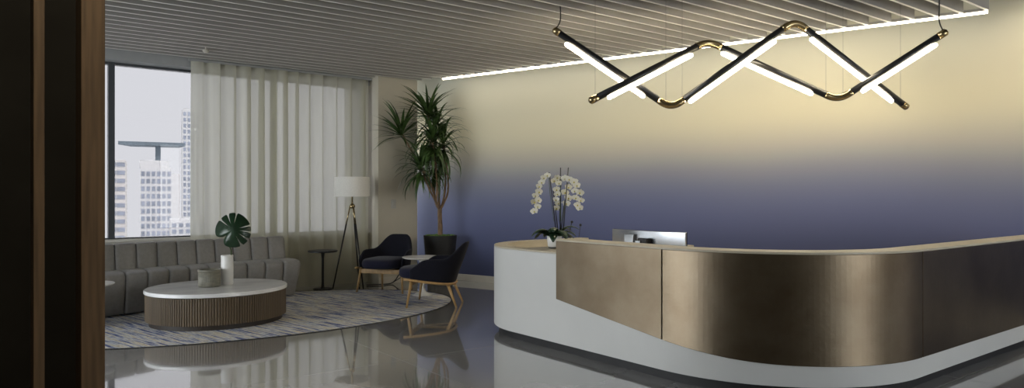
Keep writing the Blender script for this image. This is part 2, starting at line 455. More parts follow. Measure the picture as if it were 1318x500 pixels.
for u_, v_, lb_ in ((.15, 1.9, 'added unseen downlight in the slab before the black panelling'), (7.75, 1.95, 'added unseen downlight in the slab just beyond the end of the baffles'), (8.35, .2, 'added unseen downlight in the slab near the far right end of the mural wall')):
    t = thing('fill_downlight', lb_, 'downlight', (u_, v_, TOP), 0, 'added fill downlights in the slab')  # lamps added out of view to brighten the posts and mural wall
    obj('trim_ring', lathe([(.075,-.001),(.078,-.012),(.060,-.012),(.058,-.001)], n=28, cap=False), M['black_metal'], t)
    obj('lens', lathe([(.055,-.006),(.055,-.002)], n=24), M['led_strip'], t)
    sd_ = bpy.data.lights.new('spot', 'SPOT'); sd_.energy = 40 if u_ > 1 else 110; sd_.color = (1, .84, .6); sd_.spot_size = 1.9; sd_.spot_blend = 1; sd_.shadow_soft_size = .05
    so = bpy.data.objects.new('spot', sd_); C.objects.link(so); so.parent = t; so.location = (0, 0, -.02)
    so.rotation_euler = (Vector((.5*.95, .5*.31, -1)) if u_ > 1 else Vector((0, .75, -1))).to_track_quat('-Z', 'Y').to_euler()

# ------------------------------------------------------------------ curtain
def curtain():
    bm = bmesh.new(); u0, u1 = 2.25, 4.79; n = 620; zs = [.02, .4, .9, 1.5, 2.1, 2.6, 2.95, 3.05, 3.13]
    random.seed(3)
    ph = [random.uniform(0, 6.28) for _ in range(8)]
    cols = []
    for i in range(n+1):
        s = i/n; u = u0+(u1-u0)*s; col = []
        for z in zs:
            k = z/3.13
            ampl = .075*(1-.25*k)*(.7+.3*math.sin(u*2.1+ph[0]))
            w = math.sin(u*33+ph[1]+1.6*math.sin(u*3.1+ph[2])+.15*z) + .38*math.sin(u*61+ph[3]+.25*z)+.25*math.sin(u*13+ph[4])
            col.append(bm.verts.new((u+(.050+.022*math.sin(u*4.3))*math.sin(u*33+1.6*math.sin(u*3.1+ph[2])+ph[5]), 9.92+ampl*w*.75, z)))
        cols.append(col)
    for a, b in zip(cols, cols[1:]):
        for j in range(len(zs)-1): bm.faces.new((a[j], b[j], b[j+1], a[j+1]))
    return bm
ct = thing('sheer_curtain', 'full-height pale cream sheer curtain hanging in folds at the window', 'curtain', (3.5, 9.92, 0))
o = obj('fabric', curtain(), M['curtain'], ct, smooth=True); o.location = (-3.5, -9.92, 0)
obj('track', box(2.2-3.5, 4.83-3.5, -.012, .012, 3.131, 3.159), M['bulkhead'], ct)

# ------------------------------------------------------------------ rug
def rug():
    bm = bmesh.new(); add_lathe(bm, [(.998, .0005), (1, .002), (1, .005), (.999, .006)], n=160, ax=2.486, ay=1.535)
    return bm
o = obj('area_rug', rug(), M['rug']); o.location = (2.515, 8.195, 0)
tag(o, 'large oval rug streaked in blue, cream and grey under the lounge seating', 'rug')
RZ = .0065
bm = bmesh.new()
pts = [(2.515+2.492*math.cos(2*PI*i/200), 8.195+1.541*math.sin(2*PI*i/200), .004) for i in range(201)]
ob = obj('binding', tube([(p[0]-2.515, p[1]-8.195, p[2]) for p in pts], .004, 6), M['black_matte'], o, label='thin black edge binding')

# ------------------------------------------------------------------ sofa
def cc(u): return -.080*max(0, 3.4-u)**2
def sofa():
    t = thing('channel_sofa', 'long gently curved grey leather sofa with vertical channels below the window', 'sofa', (2.2, 9.3, 0))
    pitch = .235; NS = 14
    # profile of one seat channel (v offset from front line 9.06, z), and of one back channel
    seat = [(.11,.02),(.085,.10),(.04,.25),(.0,.42),(.012,.475),(.06,.497),(.20,.50),(.50,.49),(.50,.02)]
    back = [(.44,.40),(.46,.50),(.50,.66),(.525,.755),(.55,.785),(.60,.79),(.66,.775),(.69,.70),(.70,.05),(.46,.05)]
    for name, prof, pad, dz in (('seat_channel', seat, .022, RZ), ('back_channel', back, .02, RZ)):
        for k in range(NS):
            ue = 3.40 if name == 'seat_channel' else 3.36
            ua, ub = ue-(k+1)*pitch, ue-k*pitch
            bm = bmesh.new(); m = 12; secs = []
            for j in range(m+1):
                s = j/m; u = ua+(ub-ua)*s
                puff = pad*(1-(abs(2*s-1))**7)-pad
                ring = []
                slope = .13*max(0, 3.4-u)
                for q, (dv, z) in enumerate(prof):
                    hidden = (name == 'seat_channel' and q >= 7) or (name == 'back_channel' and q >= 8) or q == 0 and 0
                    cxv, czv = (.3, .25) if name == 'seat_channel' else (.6, .4)
                    f = 0 if hidden else puff
                    dvv = dv + (-f if dv < cxv else f)
                    zz = z + (f*.5 if z > czv+.2 else 0)
                    if name == 'seat_channel' and k == 0 and z < .42: uu = u-(.42-z)*.12*s
                    else: uu = u
                    v = 9.06+cc(uu)+dvv
                    ring.append(bm.verts.new((uu-2.2, v-9.3, zz+(dz if z < .1 else 0))))
                secs.append(ring)
            N = len(prof)
            for r0, r1 in zip(secs, secs[1:]):
                for q in range(N): bm.faces.new((r0[q], r0[(q+1)%N], r1[(q+1)%N], r1[q]))
            bm.faces.new(secs[0][::-1]); bm.faces.new(secs[-1])
            obj(name, bm, M['sofa'], t, smooth=True, bevel=.012)
    return t
sofa()

# ------------------------------------------------------------------ coffee table and what stands on it
TC = (2.05, 7.92)
TA, TB = .715, .665
t = thing('coffee_table', 'large oval coffee table with white marble top and fluted wooden drum', 'coffee table', (TC[0], TC[1], RZ))
obj('marble_top', lathe([(.985,.334-RZ),(1.0,.340-RZ),(1.0,.368-RZ),(.992,.375-RZ)], n=120, ax=TA, ay=TB), M['marble'], t, bevel=.0)
bm = bmesh.new()
rings = []
nn = 170*6
for z in (.052, .33-RZ):
    ring = []
    for i in range(nn):
        a_ = 2*PI*i/nn; rr = 1-.011+.013*abs(math.sin(a_*170/2))**.5
        ring.append(bm.verts.new(((TA-.012)*rr*math.cos(a_), (TB-.012)*rr*math.sin(a_), z)))
    rings.append(ring)
for i in range(nn): bm.faces.new((rings[0][i], rings[0][(i+1)%nn], rings[1][(i+1)%nn], rings[1][i]))
bm.faces.new(rings[0][::-1]); bm.faces.new(rings[1])
obj('fluted_drum', bm, M['flute_wood'], t)
obj('plinth', lathe([(.93,0),(.93,.051)], n=96, ax=TA, ay=TB), M['dark_plinth'], t)

TT = .3765
p = W(-3.12, 7.66)
t = thing('vase', 'tall white cylindrical vase standing on the marble coffee table', 'vase', (p[0], p[1], TT))
obj('body', lathe([(.060,0),(.064,.004),(.064,.318),(.061,.322),(.056,.318),(.056,.03)], n=48), M['ceramic'], t, smooth=True)
p2 = W(-3.245, 7.50)
t = thing('fluted_planter', 'low round ribbed olive-grey pot beside the white vase', 'pot', (p2[0], p2[1], TT))
obj('body', lathe([(.105,0),(.109,.01),(.109,.165),(.102,.168),(.098,.05)], n=240, rib=.004, ribn=40), M['fluted_pot'], t, smooth=True)
obj('rim', lathe([(.112,.160),(.1155,.163),(.1155,.180),(.112,.183),(.100,.183),(.100,.162)], n=60), M['fluted_pot'], t, smooth=True)

# monstera leaf
def monstera():
    t = thing('monstera_leaf', 'single dark green split monstera leaf standing in the white vase', 'leaf', (p[0], p[1], TT+.04))
    def P(px, py, dd=7.66): 
        q = at(px, py, dd); return (q.x-p[0], q.y-p[1], q.z-TT-.04)
    stem = [P(294, 358), P(296, 340), P(297.5, 328, 7.64), P(297, 321, 7.62), P(293, 313, 7.60), P(292, 303, 7.58), P(294, 296, 7.57)]
    obj('stem', tube(smoothcurve(stem, 5), .006, 8), M['leaf'], t, smooth=True)
    # outline in local leaf plane: y along the midrib, lobes cut by slits
    def r(th):                                 # th from tip (0) to base notch (pi)
        return .175*(1-.10*math.cos(2*th)) * (1 if th < 2.6 else 1-.5*((th-2.6)/.54)**2)
    out = []
    for sgn in (1, -1):
        side = []
        slits = [.55, .95, 1.35, 1.78] if sgn > 0 else [.75, 1.25, 1.7]
        th = .0; pts_ = []
        N = 160
        for i in range(N+1):
            th = PI*i/N
            rad = r(th)
            for s_ in slits:
                d = abs(th-s_)
                if d < .03: rad = rad*.40
                elif d < .085: rad = rad*(.80+.20*((d-.03)/.055)**.6)
            pts_.append((sgn*rad*math.sin(th), rad*math.cos(th)+.0))
        out.append(pts_)
    poly = out[0] + out[1][::-1][1:-1]
    bm = bmesh.new()
    c0 = bm.verts.new((0,0,0)); vv = [bm.verts.new((x, y, -.9*(x*x)-.5*max(0,y)**2)) for x, y in poly]
    for i in range(len(vv)): bm.faces.new((c0, vv[i], vv[(i+1)%len(vv)]))
    me = obj('blade', bm, M['leaf_dark'], t, smooth=True)
    s = me.modifiers.new('solid', 'SOLIDIFY'); s.thickness = .0015
    q = P(299.5, 296, 7.57)
    me.location = q
    # face the camera side, tip tilted up and to the right
    fw = Vector((-.55, -.80, .22)).normalized(); up = Vector((.25, -.2, 1)); xax = up.cross(fw).normalized(); yax = fw.cross(xax)
    R_ = Matrix((xax, yax, fw)).transposed()
    me.rotation_euler = (R_ @ Matrix.Rotation(math.radians(-28), 3, 'Z') @ Matrix.Diagonal((1,1,1))).to_euler()
    me.scale = (1.02, 1.15, 1)
monstera()

# ------------------------------------------------------------------ small tables
def W2(px, py, z=0):
    d = FPX*(EYE-z)/(py-252); return W((px-659)*d/FPX, d)
q = W2(415.5, 373.5)
t = thing('side_table', 'small black round pedestal side table by the curtain', 'side table', (q[0], q[1], RZ))
obj('tabletop', lathe([(.195,.535),(.207,.54),(.207,.556),(.203,.56)], n=48), M['black_metal'], t, smooth=False)
obj('pedestal', lathe([(.030,.017),(.024,.03),(.017,.1),(.017,.45),(.026,.52),(.06,.534)], n=24), M['black_metal'], t, smooth=True)
obj('base', lathe([(.132,0),(.135,.003),(.135,.014),(.13,.016)], n=40), M['black_metal'], t)
q = W(-1.205, 9.42)
t = thing('tulip_table', 'white tulip side table between the two navy armchairs', 'side table', (q[0], q[1], RZ))
obj('tabletop', lathe([(.24,.495),(.27,.509),(.275,.515),(.27,.52)], n=56), M['white_gloss'], t, smooth=False)
obj('pedestal', lathe([(.135,0),(.137,.004),(.11,.018),(.05,.05),(.028,.10),(.022,.2),(.026,.4),(.05,.47),(.09,.494)], n=40), M['white_gloss'], t, smooth=True)
q = W(-4.315, 7.10)
t = thing('tulip_table', 'white round side table cut off by the timber post at the left', 'side table', (q[0], q[1], RZ))
obj('tabletop', lathe([(.22,.425),(.245,.437),(.25,.443),(.245,.449)], n=56), M['white_gloss'], t)
obj('pedestal', lathe([(.135,0),(.137,.004),(.11,.018),(.05,.05),(.028,.10),(.022,.2),(.026,.34),(.05,.40),(.09,.424)], n=40), M['black_metal'], t, smooth=True)

# ------------------------------------------------------------------ floor lamp
q = W(-2.335, 10.22)
t = thing('tripod_floor_lamp', 'black tripod floor lamp with white drum shade before the curtain', 'floor lamp', (q[0], q[1], 0), math.radians(-37.3))
bm = bmesh.new()
R = .255
add_lathe(bm, [(R, 1.335), (R, 1.62), (R-.004, 1.62), (R-.004, 1.335), (R, 1.335)], n=56, cap=False)
obj('lamp_shade', bm, M['shade'], t, smooth=False)
obj('stem', lathe([(.012,1.17),(.012,1.52)], n=12), M['brass'], t, smooth=True)
bm = bmesh.new()
for k in range(3): add_tube(bm, [(0,0,1.60), ((R-.003)*math.cos(k*2.094), (R-.003)*math.sin(k*2.094), 1.60)], .002, 6)
add_tube(bm, [(0,0,1.5),(0,0,1.605)], .006, 8)
obj('shade_spider', bm, M['brass'], t)
obj('hub', lathe([(.02,1.16),(.042,1.175),(.042,1.20),(.028,1.225),(.014,1.235)], n=20), M['brass'], t, smooth=True)
for fx, fy in ((-.235, -.19), (.205, -.20), (.06, .21)):
    tp = Vector((fx*.12, fy*.12, 1.19)); ft = Vector((fx, fy, 0.008))
    m_ = tp.lerp(ft, .22)
    lg = obj('leg', tube([m_, ft], [.012, .010], 12), M['black_metal'], t, smooth=True)
    obj('leg_sleeve', tube([tp, m_], .010, 12), M['brass'], lg, smooth=True, label='brass upper end of leg')

# ------------------------------------------------------------------ armchairs
def armchair():
    t = thing('armchair', '', 'armchair')
    # plan of the shell: horseshoe from one arm front round the back to the other
    def plan(s, z):                    # s in [-1,1]; returns outer x,y
        a = s*PI*.5
        lean = max(0, z-.36)
        k = abs(s)
        x = (.335+.10*lean)*math.copysign(min(1, abs(math.sin(a))**.72), s)
        if k < .55: y = .24*math.cos(a*1.0)**.8
        y = -.27+ (.50+.42*lean*(1-k**2))*max(0, math.cos(a))**.62
        y -= .04*lean if k > .9 else 0
        return x, y
    def top(s):
        k = abs(s)
        arm = .595-.015*k-(.13*((k-.86)/.14)**2 if k > .86 else 0)
        c = .5+.5*math.cos(min(1, max(0, k-.10)/.50)*PI)
        return arm+(.785-arm)*c
    bm = bmesh.new(); ns, nz = 44, 7; outer = []; inner = []
    th = .042
    for i in range(ns+1):
        s = -1+2*i/ns; zt = top(s); co = []; ci = []
        for j in range(nz+1):
            z = .335+(zt-.335)*j/nz
            x, y = plan(s, z)
            z -= .065*max(0, (y+.27)/.5)*(1-j/nz)
            x2, y2 = plan(min(1, s+.01), z); x1, y1 = plan(max(-1, s-.01), z)
            n_ = Vector((y2-y1, -(x2-x1))).normalized()
            # n_ points outward check
            if n_.x*x+n_.y*(y+.27) < 0: n_ = -n_
            co.append(bm.verts.new((x, y, z)))
            ci.append(bm.verts.new((x-n_.x*th, y-n_.y*th, z)))
        outer.append(co); inner.append(ci)
    for i in range(ns):
        for j in range(nz):
            bm.faces.new((outer[i][j], outer[i+1][j], outer[i+1][j+1], outer[i][j+1]))
            bm.faces.new((inner[i][j], inner[i][j+1], inner[i+1][j+1], inner[i+1][j]))
        bm.faces.new((outer[i][nz], outer[i+1][nz], inner[i+1][nz], inner[i][nz]))
        bm.faces.new((outer[i][0], inner[i][0], inner[i+1][0], outer[i+1][0]))
    for i in (0, ns):
        for j in range(nz): bm.faces.new((outer[i][j], outer[i][j+1], inner[i][j+1], inner[i][j]))
    obj('shell', bm, M['navy'], t, smooth=True, sub=1)
    # seat cushion
    bm = bmesh.new()
    lay = [(.80,.335),(.94,.345),(1.0,.38),(1.0,.425),(.95,.458),(.80,.475),(.4,.482)]
    rings = []
    for f, z in lay:
        ring = []
        for i in range(40):
            a = 2*PI*i/40
            ex = .285*f*math.copysign(abs(math.cos(a))**.55, math.cos(a))
            ey = -.080+.315*f*math.copysign(abs(math.sin(a))**.6, math.sin(a))
            if ey < -.2: ey -= .075*(1-(ex/.29)**2)
            ring.append(bm.verts.new((ex, ey, z)))
        rings.append(ring)
    for r0, r1 in zip(rings, rings[1:]):
        for i in range(40): bm.faces.new((r0[i], r0[(i+1)%40], r1[(i+1)%40], r1[i]))
    bm.faces.new(rings[0][::-1]); bm.faces.new(rings[-1])
    obj('seat_cushion', bm, M['navy_seat'], t, smooth=True, sub=1)
    # bentwood rail around sides and back, apron and legs
    pts = []
    for i in range(33):
        s = -1+2*i/32; x, y = plan(s, .34); pts.append((x*1.03, y+.006 if abs(s) < .8 else y, .338-.065*max(0, (y+.27)/.5)))
    pts = [(pts[0][0]*.985, -.335, .345)]+pts+[(pts[-1][0]*.985, -.335, .345)]
    obj('rail', tube(pts, .0155, 10), M['leg_wood'], t, smooth=True)
    obj('apron', box(-.30, .30, -.262, -.240, .262, .325), M['leg_wood'], t, bevel=.006)
    bm = bmesh.new(); add_box(bm, -.012, .012, -.24, .168, .262, .29)
    obj('stretcher', bm, M['leg_wood'], t, bevel=.004)
    obj('rear_apron', box(-.19, .19, .17, .19, .245, .282), M['leg_wood'], t, bevel=.005)
    for sx in (-1, 1):
        obj('leg', tube([(sx*.305, -.245, .345), (sx*.345, -.30, .0)], [.020, .0125], 12), M['leg_wood'], t, smooth=True)
        obj('leg', tube([(sx*.185, .165, .285), (sx*.235, .285, .0)], [.020, .0125], 12), M['leg_wood'], t, smooth=True)
    return t
ch = armchair()
def place(o, x, d, fx, fd, label, z=0):
    u, v = W(x, d); fu, fv = W(fx, fd)
    o.location = (u, v, z); o.rotation_euler = (0, 0, math.atan2(fu, -fv)); o['label'] = label
place(ch, -.93, 8.66, -.997, .09, 'navy upholstered armchair seen from its side, nearest the reception desk', .003)
c2 = dup(ch)
place(c2, -1.75, 9.93, -.26, -.96, 'navy upholstered armchair facing the camera beside the floor lamp', .003)
for o in (ch, c2): o['group'] = 'navy armchairs of the lounge'

# ------------------------------------------------------------------ potted dracaena
PD = 10.8
q0 = W((566.5-659)/FPX*PD, PD)
t = thing('potted_dracaena', 'tall potted dracaena tree in a black planter in the corner', 'potted plant', (q0[0], q0[1], 0))
def PP(px, py, dd=0):
    w = at(px, py, PD+dd); return Vector((w.x-q0[0], w.y-q0[1], w.z))
obj('planter', lathe([(.18,0),(.19,.01),(.255,.72),(.258,.738),(.246,.738),(.240,.70),(.05,.70)], n=56), M['black_matte'], t, smooth=False)
bm = bmesh.new(); random.seed(5)
for _ in range(150):
    a = random.uniform(0, 6.28); r = .225*math.sqrt(random.random()); s_ = random.uniform(.012, .028)
    mt = Matrix.Translation((r*math.cos(a), r*math.sin(a), .722+random.uniform(0,.015))) @ Matrix.Diagonal((s_, s_, s_*.7, 1))
    bmesh.ops.create_icosphere(bm, subdivisions=1, radius=1, matrix=mt)
obj('moss', bm, M['moss'], t, smooth=True)
fork = PP(566, 268)
base = Vector((0, 0, .70))
tr = obj('trunk', tube(smoothcurve([base, PP(566.5, 290), PP(566, 277), fork], 5), [.038]*6+[.034]*10, 12), M['bark'], t, smooth=True)
crowns = [   # px, py, depth offset, leaves, length, droop
    (551, 146, -.05, 54, .60, .40), (563, 158, .12, 54, .58, .80), (517, 171, -.25, 44, .56, .40),
    (541, 212, -.35, 56, .52, .80), (571, 182, .05, 60, .60, 1.0), (556, 176, -.22, 56, .62, 1.05), (560, 205, .0, 50, .50, 1.1)]
paths = [[(561,262,0),(558,240,0),(556,200,-.03)], [(570,260,.03),(573,240,.05),(572,200,.12)], [(561,257,-.05),(552,232,-.15),(530,195,-.2)],
         [(560,258,-.1),(551,240,-.25)], [(571,262,.03),(577,240,.05)], [(562,260,-.1),(562,230,-.2)], [(565,258,.0),(564,235,.0)]]
for (px, py, do, *_), pth in zip(crowns, paths):
    pts = [fork-Vector((0,0,.03))]+[PP(*s_) for s_ in pth]+[PP(px, py, do)]
    sc_ = smoothcurve(pts, 5)
    obj('branch', tube(sc_, [.018-.007*i/len(sc_) for i in range(len(sc_))], 9), M['bark'], t, smooth=True)
def blade(bm, o, az, el, ln, wd, droop):
    h = Vector((math.cos(az), math.sin(az), 0)); side = Vector((-h.y, h.x, 0))
    n = 8; pos = o.copy(); prev = None; e = el
    for i in range(n+1):
        s = i/n
        w = wd*(math.sin(min(1, s*4+.25)*PI/2)) * (1-s**2.2)+.0008
        d = h*math.cos(e)+Vector((0,0,1))*math.sin(e)
        up = side.cross(d)
        l_ = bm.verts.new(pos-side*w+up*w*.25); c_ = bm.verts.new(pos); r_ = bm.verts.new(pos+side*w+up*w*.25)
        if prev:
            bm.faces.new((prev[0], prev[1], c_, l_)); bm.faces.new((prev[1], prev[2], r_, c_))
        prev = (l_, c_, r_)
        pos = pos+d*(ln/n); e -= droop*(.10+.32*s)
for ci, (px, py, do, nl, ln, dr) in enumerate(crowns):
    random.seed(20+ci)
    c_ = PP(px, py, do); bm = bmesh.new()
    for i in range(nl):
        f = i/nl
        az = i*2.39996+random.uniform(-.3,.3)
        el = 1.35-(1.25+dr*.9)*f+random.uniform(-.15,.15)
        reach = ln*random.uniform(.75,1.08)
        # keep leaves off the mural wall and the pier
        for tries in range(6):
            h = Vector((math.cos(az), math.sin(az)))
            ex = q0[0]+c_.x+h.x*reach*.8; ey = q0[1]+c_.y+h.y*reach*.8
            if .950*ex+.3115*ey > 8.62 or (ey > 9.66 and 4.6 < ex < 5.6) or ey > 9.9: az += 1.1
            else: break
        else: reach *= .5
        if c_.z+reach*math.sin(max(0, el)) > HC-.04: el = min(el, math.asin(max(0, min(1, (HC-.05-c_.z)/reach))))
        blade(bm, c_+Vector((0,0,.02-.22*f*dr)), az, el, reach, .025, dr*random.uniform(.7,1.2))
    obj('foliage', bm, M['leaf'], t, smooth=True)

# ------------------------------------------------------------------ pier fittings
q = at(505.5, 263, 10.83)
t = thing('light_switch', 'small square light switch plate on the beige pier', 'switch', (q.x, 9.709, 1.22))
obj('plate', box(-.042, .042, -.008, 0, -.07, .07), M['switch'], t, bevel=.003)
obj('rocker', box(-.022, .022, -.014, -.0085, -.04, .04), M['switch'], t, bevel=.002)
pts = [(4.6,9.62,.012),(4.8,9.55,.014),(4.98,9.58,.012),(5.08,9.62,.05),(5.16,9.66,.12),(5.22,9.68,.16)]
pts2 = [(5.02,9.6,.016),(5.12,9.52,.10),(5.25,9.6,.17),(5.4,9.66,.12)]
bm = bmesh.new(); add_tube(bm, smoothcurve(pts, 6), .008, 8); add_tube(bm, smoothcurve(pts2, 6), .006, 8)
tag(obj('power_cable', bm, M['black_matte'], smooth=True), 'black power cable on the floor behind the armchair', 'cable')

# ------------------------------------------------------------------ reception desk
AX, BV, RV, R1, R2 = 3.963, 2.158, 6.04, 1.25, .82
def desk_path():
    P_ = []
    def line(a, b, n):
        for i in range(n): P_.append((a[0]+(b[0]-a[0])*i/n, a[1]+(b[1]-a[1])*i/n))
    def arc(cx, cy, r, a0, a1, n):
        for i in range(n):
            a = a0+(a1-a0)*i/n; P_.append((cx+r*math.cos(a), cy+r*math.sin(a)))
    line((5.62, RV), (AX+R2, RV), 10)
    arc(AX+R2, RV-R2, R2, PI/2, PI, 30)
    line((AX, RV-R2), (AX, BV+R1), 60)
    arc(AX+R1, BV+R1, R1, PI, 1.5*PI, 48)
    line((AX+R1, BV), (7.95, BV), 40)
    P_.append((7.95, BV))
    return P_
DP = desk_path()
DS = [0]
for a_, b_ in zip(DP, DP[1:]): DS.append(DS[-1]+math.hypot(b_[0]-a_[0], b_[1]-a_[1]))
S_A0 = (5.62-AX-R2)+R2*PI/2                # path length where the straight front starts (v = RV-R2)
def s_of_v(v): return S_A0+(RV-R2-v)
S_ARC = s_of_v(BV+R1); S_B = S_ARC+R1*PI/2
def sample(s):
    s = max(0, min(DS[-1], s))
    for i in range(len(DS)-1):
        if s <= DS[i+1]: break
    f = (s-DS[i])/(DS[i+1]-DS[i]); x = DP[i][0]+(DP[i+1][0]-DP[i][0])*f; y = DP[i][1]+(DP[i+1][1]-DP[i][1])*f
    def tan(s_):
        if s_ < 5.62-AX-R2: return (-1, 0)
        if s_ < S_A0:
            a = PI/2+(s_-(5.62-AX-R2))/R2; return (-math.sin(a), math.cos(a))
        if s_ < S_ARC: return (0, -1)
        if s_ < S_B:
            a = PI+(s_-S_ARC)/R1; return (-math.sin(a), math.cos(a))
        return (1, 0)
    tx, ty = tan(s)
    return x, y, -ty, tx                   # inward normal is to the left of travel
def band(s0, s1, o0, o1, z0, z1, step=.035, bm=None):
    bm = bm or bmesh.new(); n = max(2, int((s1-s0)/step)); rings = []
    for i in range(n+1):
        s = s0+(s1-s0)*i/n; x, y, nx, ny = sample(s)
        a = z0(s) if callable(z0) else z0; b = z1(s) if callable(z1) else z1
        rings.append([bm.verts.new((x+nx*o, y+ny*o, z)) for o, z in ((o0,a),(o1,a),(o1,b),(o0,b))])
    for r0, r1 in zip(rings, rings[1:]):
        for k in range(4): bm.faces.new((r0[k], r0[(k+1)%4], r1[(k+1)%4], r1[k]))
    bm.faces.new(rings[0][::-1]); bm.faces.new(rings[-1])
    return bm
desk = thing('reception_desk', 'long curved white reception desk clad with bronze metal panels', 'desk', (0,0,0))
S_M = s_of_v(4.557)
WT = .859
obj('white_body', band(0, DS[-1], 0, .12, .075, WT-.016), M['solid_white'], desk, bevel=.004)
obj('toe_kick', band(.02, DS[-1], .05, .11, 0, .074), M['black_matte'], desk)
bm = band(0, s_of_v(5.10), .001, .135, WT-.0155, WT)
add_prism(bm, [(AX+.001, 5.137), (AX+.001, 4.40), (AX+.50, 4.40), (AX+1.65, 4.40), (AX+1.65, 5.137)], WT-.0155, WT+.0002)
obj('countertop', bm, M['counter_tan'], desk, bevel=.003)
bm = band(0, s_of_v(5.15), .121, .134, .66, WT-.017)
add_box(bm, AX+.125, AX+1.64, 5.125, 5.137, .66, WT-.017)
obj('inner_lining', bm, M['counter_tan'], desk)
obj('trough_floor', prism([(AX+.3,5.14),(5.6,5.14),(5.6,5.9),(AX+.8,5.9),(AX+.45,5.7),(AX+.3,5.45)], .64, .66), M['counter_tan'], desk)
obj('worktop', band(s_of_v(4.38), DS[-1], .135, .85, .66, .69), M['counter_tan'], desk)
obj('upstand', band(S_M+.002, DS[-1], .012, .121, WT-.0145, .955), M['counter_tan'], desk)
def zb(s):
    z = .459-.136*(s-S_M)
    k = .022
    return .218+k*math.log(1+math.exp((z-.218)/k))
gap = .006
SEAM1 = s_of_v(3.385); SEAM2 = S_B+.03
for s0, s1 in ((S_M, SEAM1-gap), (SEAM1+gap, SEAM2-gap), (SEAM2+gap, DS[-1])):
    obj('bronze_panel', band(s0, s1, -.014, 0-.0005, zb, .958), M['bronze'], desk, bevel=.002)
obj('ledge', band(S_M, DS[-1], -.014, .20, .9585, .974), M['ledge'] if 'ledge' in M else M['counter_tan'], desk, bevel=.003)

# ------------------------------------------------------------------ monitor
def monitor():
    mid = Vector(((4.72), 4.28, 0))
    t = thing('computer_monitor', 'wide curved silver computer monitor seen from behind over the desk', 'monitor', (4.72, 4.25, .69), math.radians(-90))
    # local x runs along the screen, local y towards the seated person
    RC = 1.8; hw = .43
    def sect(y0, y1, z0, z1, x0=-hw, x1=hw):
        bm = bmesh.new(); rings = []
        for i in range(25):
            x = x0+(x1-x0)*i/24; c = (math.sqrt(RC*RC-x*x)-RC)*-1
            rings.append([bm.verts.new((x, y+c, z)) for y, z in ((y0,z0),(y1,z0),(y1,z1),(y0,z1))])
        for r0, r1 in zip(rings, rings[1:]):
            for k in range(4): bm.faces.new((r0[k], r0[(k+1)%4], r1[(k+1)%4], r1[k]))
        bm.faces.new(rings[0][::-1]); bm.faces.new(rings[-1]); return bm
    obj('housing', sect(-.014, .004, .03, .345), M['alu'], t, smooth=False, bevel=.003)
    obj('screen', sect(.0045, .012, .028, .347), M['screen_black'], t)
    obj('mount_plate', box(-.20, -.09, -.045, -.0145, .2, .31), M['alu'], t, bevel=.006)
    obj('hinge', box(-.012, .10, -.075, -.017, .17, .285), M['screen_black'], t, bevel=.01)
    obj('neck', box(-.03, .03, -.085, -.06, .012, .26), M['alu'], t, bevel=.004)
    obj('stand_base', box(-.13, .13, -.16, .06, 0, .012), M['alu'], t, bevel=.005)
    return t
monitor()

# ------------------------------------------------------------------ orchids in a white pot on the counter
OD = 6.52
oq = W((713.5-659)/FPX*OD, OD)
OZ = WT+.0012
t = thing('potted_orchid', 'white phalaenopsis orchids with tall dark stakes in a white pot on the desk', 'potted plant', (oq[0], oq[1], OZ))
def OP(px, py, dd=0):
    w = at(px, py, OD+dd); return Vector((w.x-oq[0], w.y-oq[1], w.z-OZ))
obj('pot', lathe([(.052,.012),(.062,.02),(.070,.112),(.067,.115),(.060,.11),(.05,.05)], n=40), M['ceramic'], t, smooth=True)
obj('saucer', lathe([(.05,0),(.056,.002),(.056,.011)], n=32), M['black_metal'], t)
bm = bmesh.new(); add_lathe(bm, [(.061,.085),(.05,.10),(.02,.105)], n=24); obj('soil', bm, M['moss'], t)
random.seed(11)
bm = bmesh.new()
for i in range(22):                      # broad strap leaves
    az = i*2.4+random.uniform(-.3,.3); h = Vector((math.cos(az), math.sin(az), 0)); side = Vector((-h.y, h.x, 0))
    ln = random.uniform(.17, .27); e = random.uniform(.75, 1.35); pos = Vector((h.x*.03, h.y*.03, .10)); prev = None
    for j in range(8):
        s_ = j/7; w = .042*math.sin(PI*min(1, .12+s_*.86))**.7
        d = h*math.cos(e)+Vector((0,0,1))*math.sin(e); up = side.cross(d)
        l_ = bm.verts.new(pos-side*w-up*w*.25*-1); c_ = bm.verts.new(pos); r_ = bm.verts.new(pos+side*w+up*w*.25)
        if prev: bm.faces.new((prev[0], prev[1], c_, l_)); bm.faces.new((prev[1], prev[2], r_, c_))
        prev = (l_, c_, r_); pos = pos+d*ln/7; e -= .32
lv = obj('foliage', bm, M['leaf_dark'], t, smooth=True)
sd = lv.modifiers.new('solid', 'SOLIDIFY'); sd.thickness = .003
for a_, b_ in (((715.5,296,0),(707,222,.02)), ((721,297,.03),(721.5,216,.03)), ((725,297,-.03),(731.5,216,.0)), ((718,297,.05),(712,246,.05)),
               ((722,296,-.05),(727,258,-.04))):
    obj('stake', tube([OP(*a_), OP(*b_)], .0048, 8), M['black_metal'], t, smooth=True)
for a_, b_ in (((733,300,.02),(736,286,.0)), ((745,306,.05),(747,290,.05))):
    bm = tube([OP(*a_), OP(*b_)], .003, 6); bmesh.ops.create_uvsphere(bm, u_segments=10, v_segments=6, radius=.013, matrix=Matrix.Translation(OP(*b_)))
    obj('stem_clip', bm, M['black_metal'], t, smooth=True)
sprays = [[(713,285,0),(708,250,.01),(706,228,.0),(700,229,-.02),(692,240,-.03),(688,256,-.03),(689,273,-.03)],
          [(722,285,0),(722,250,.02),(721,230,.02),(733,229,.0),(742,236,-.02),(747,250,-.02),(746,268,-.02)],
          [(720,285,.03),(721,250,.05),(723,232,.05),(718,232,.06),(716,245,.05),(717,262,.04)],
          [(724,285,.0),(729,250,.05),(731,236,.06),(731,245,.07),(731,260,.06),(729,268,.06)]]
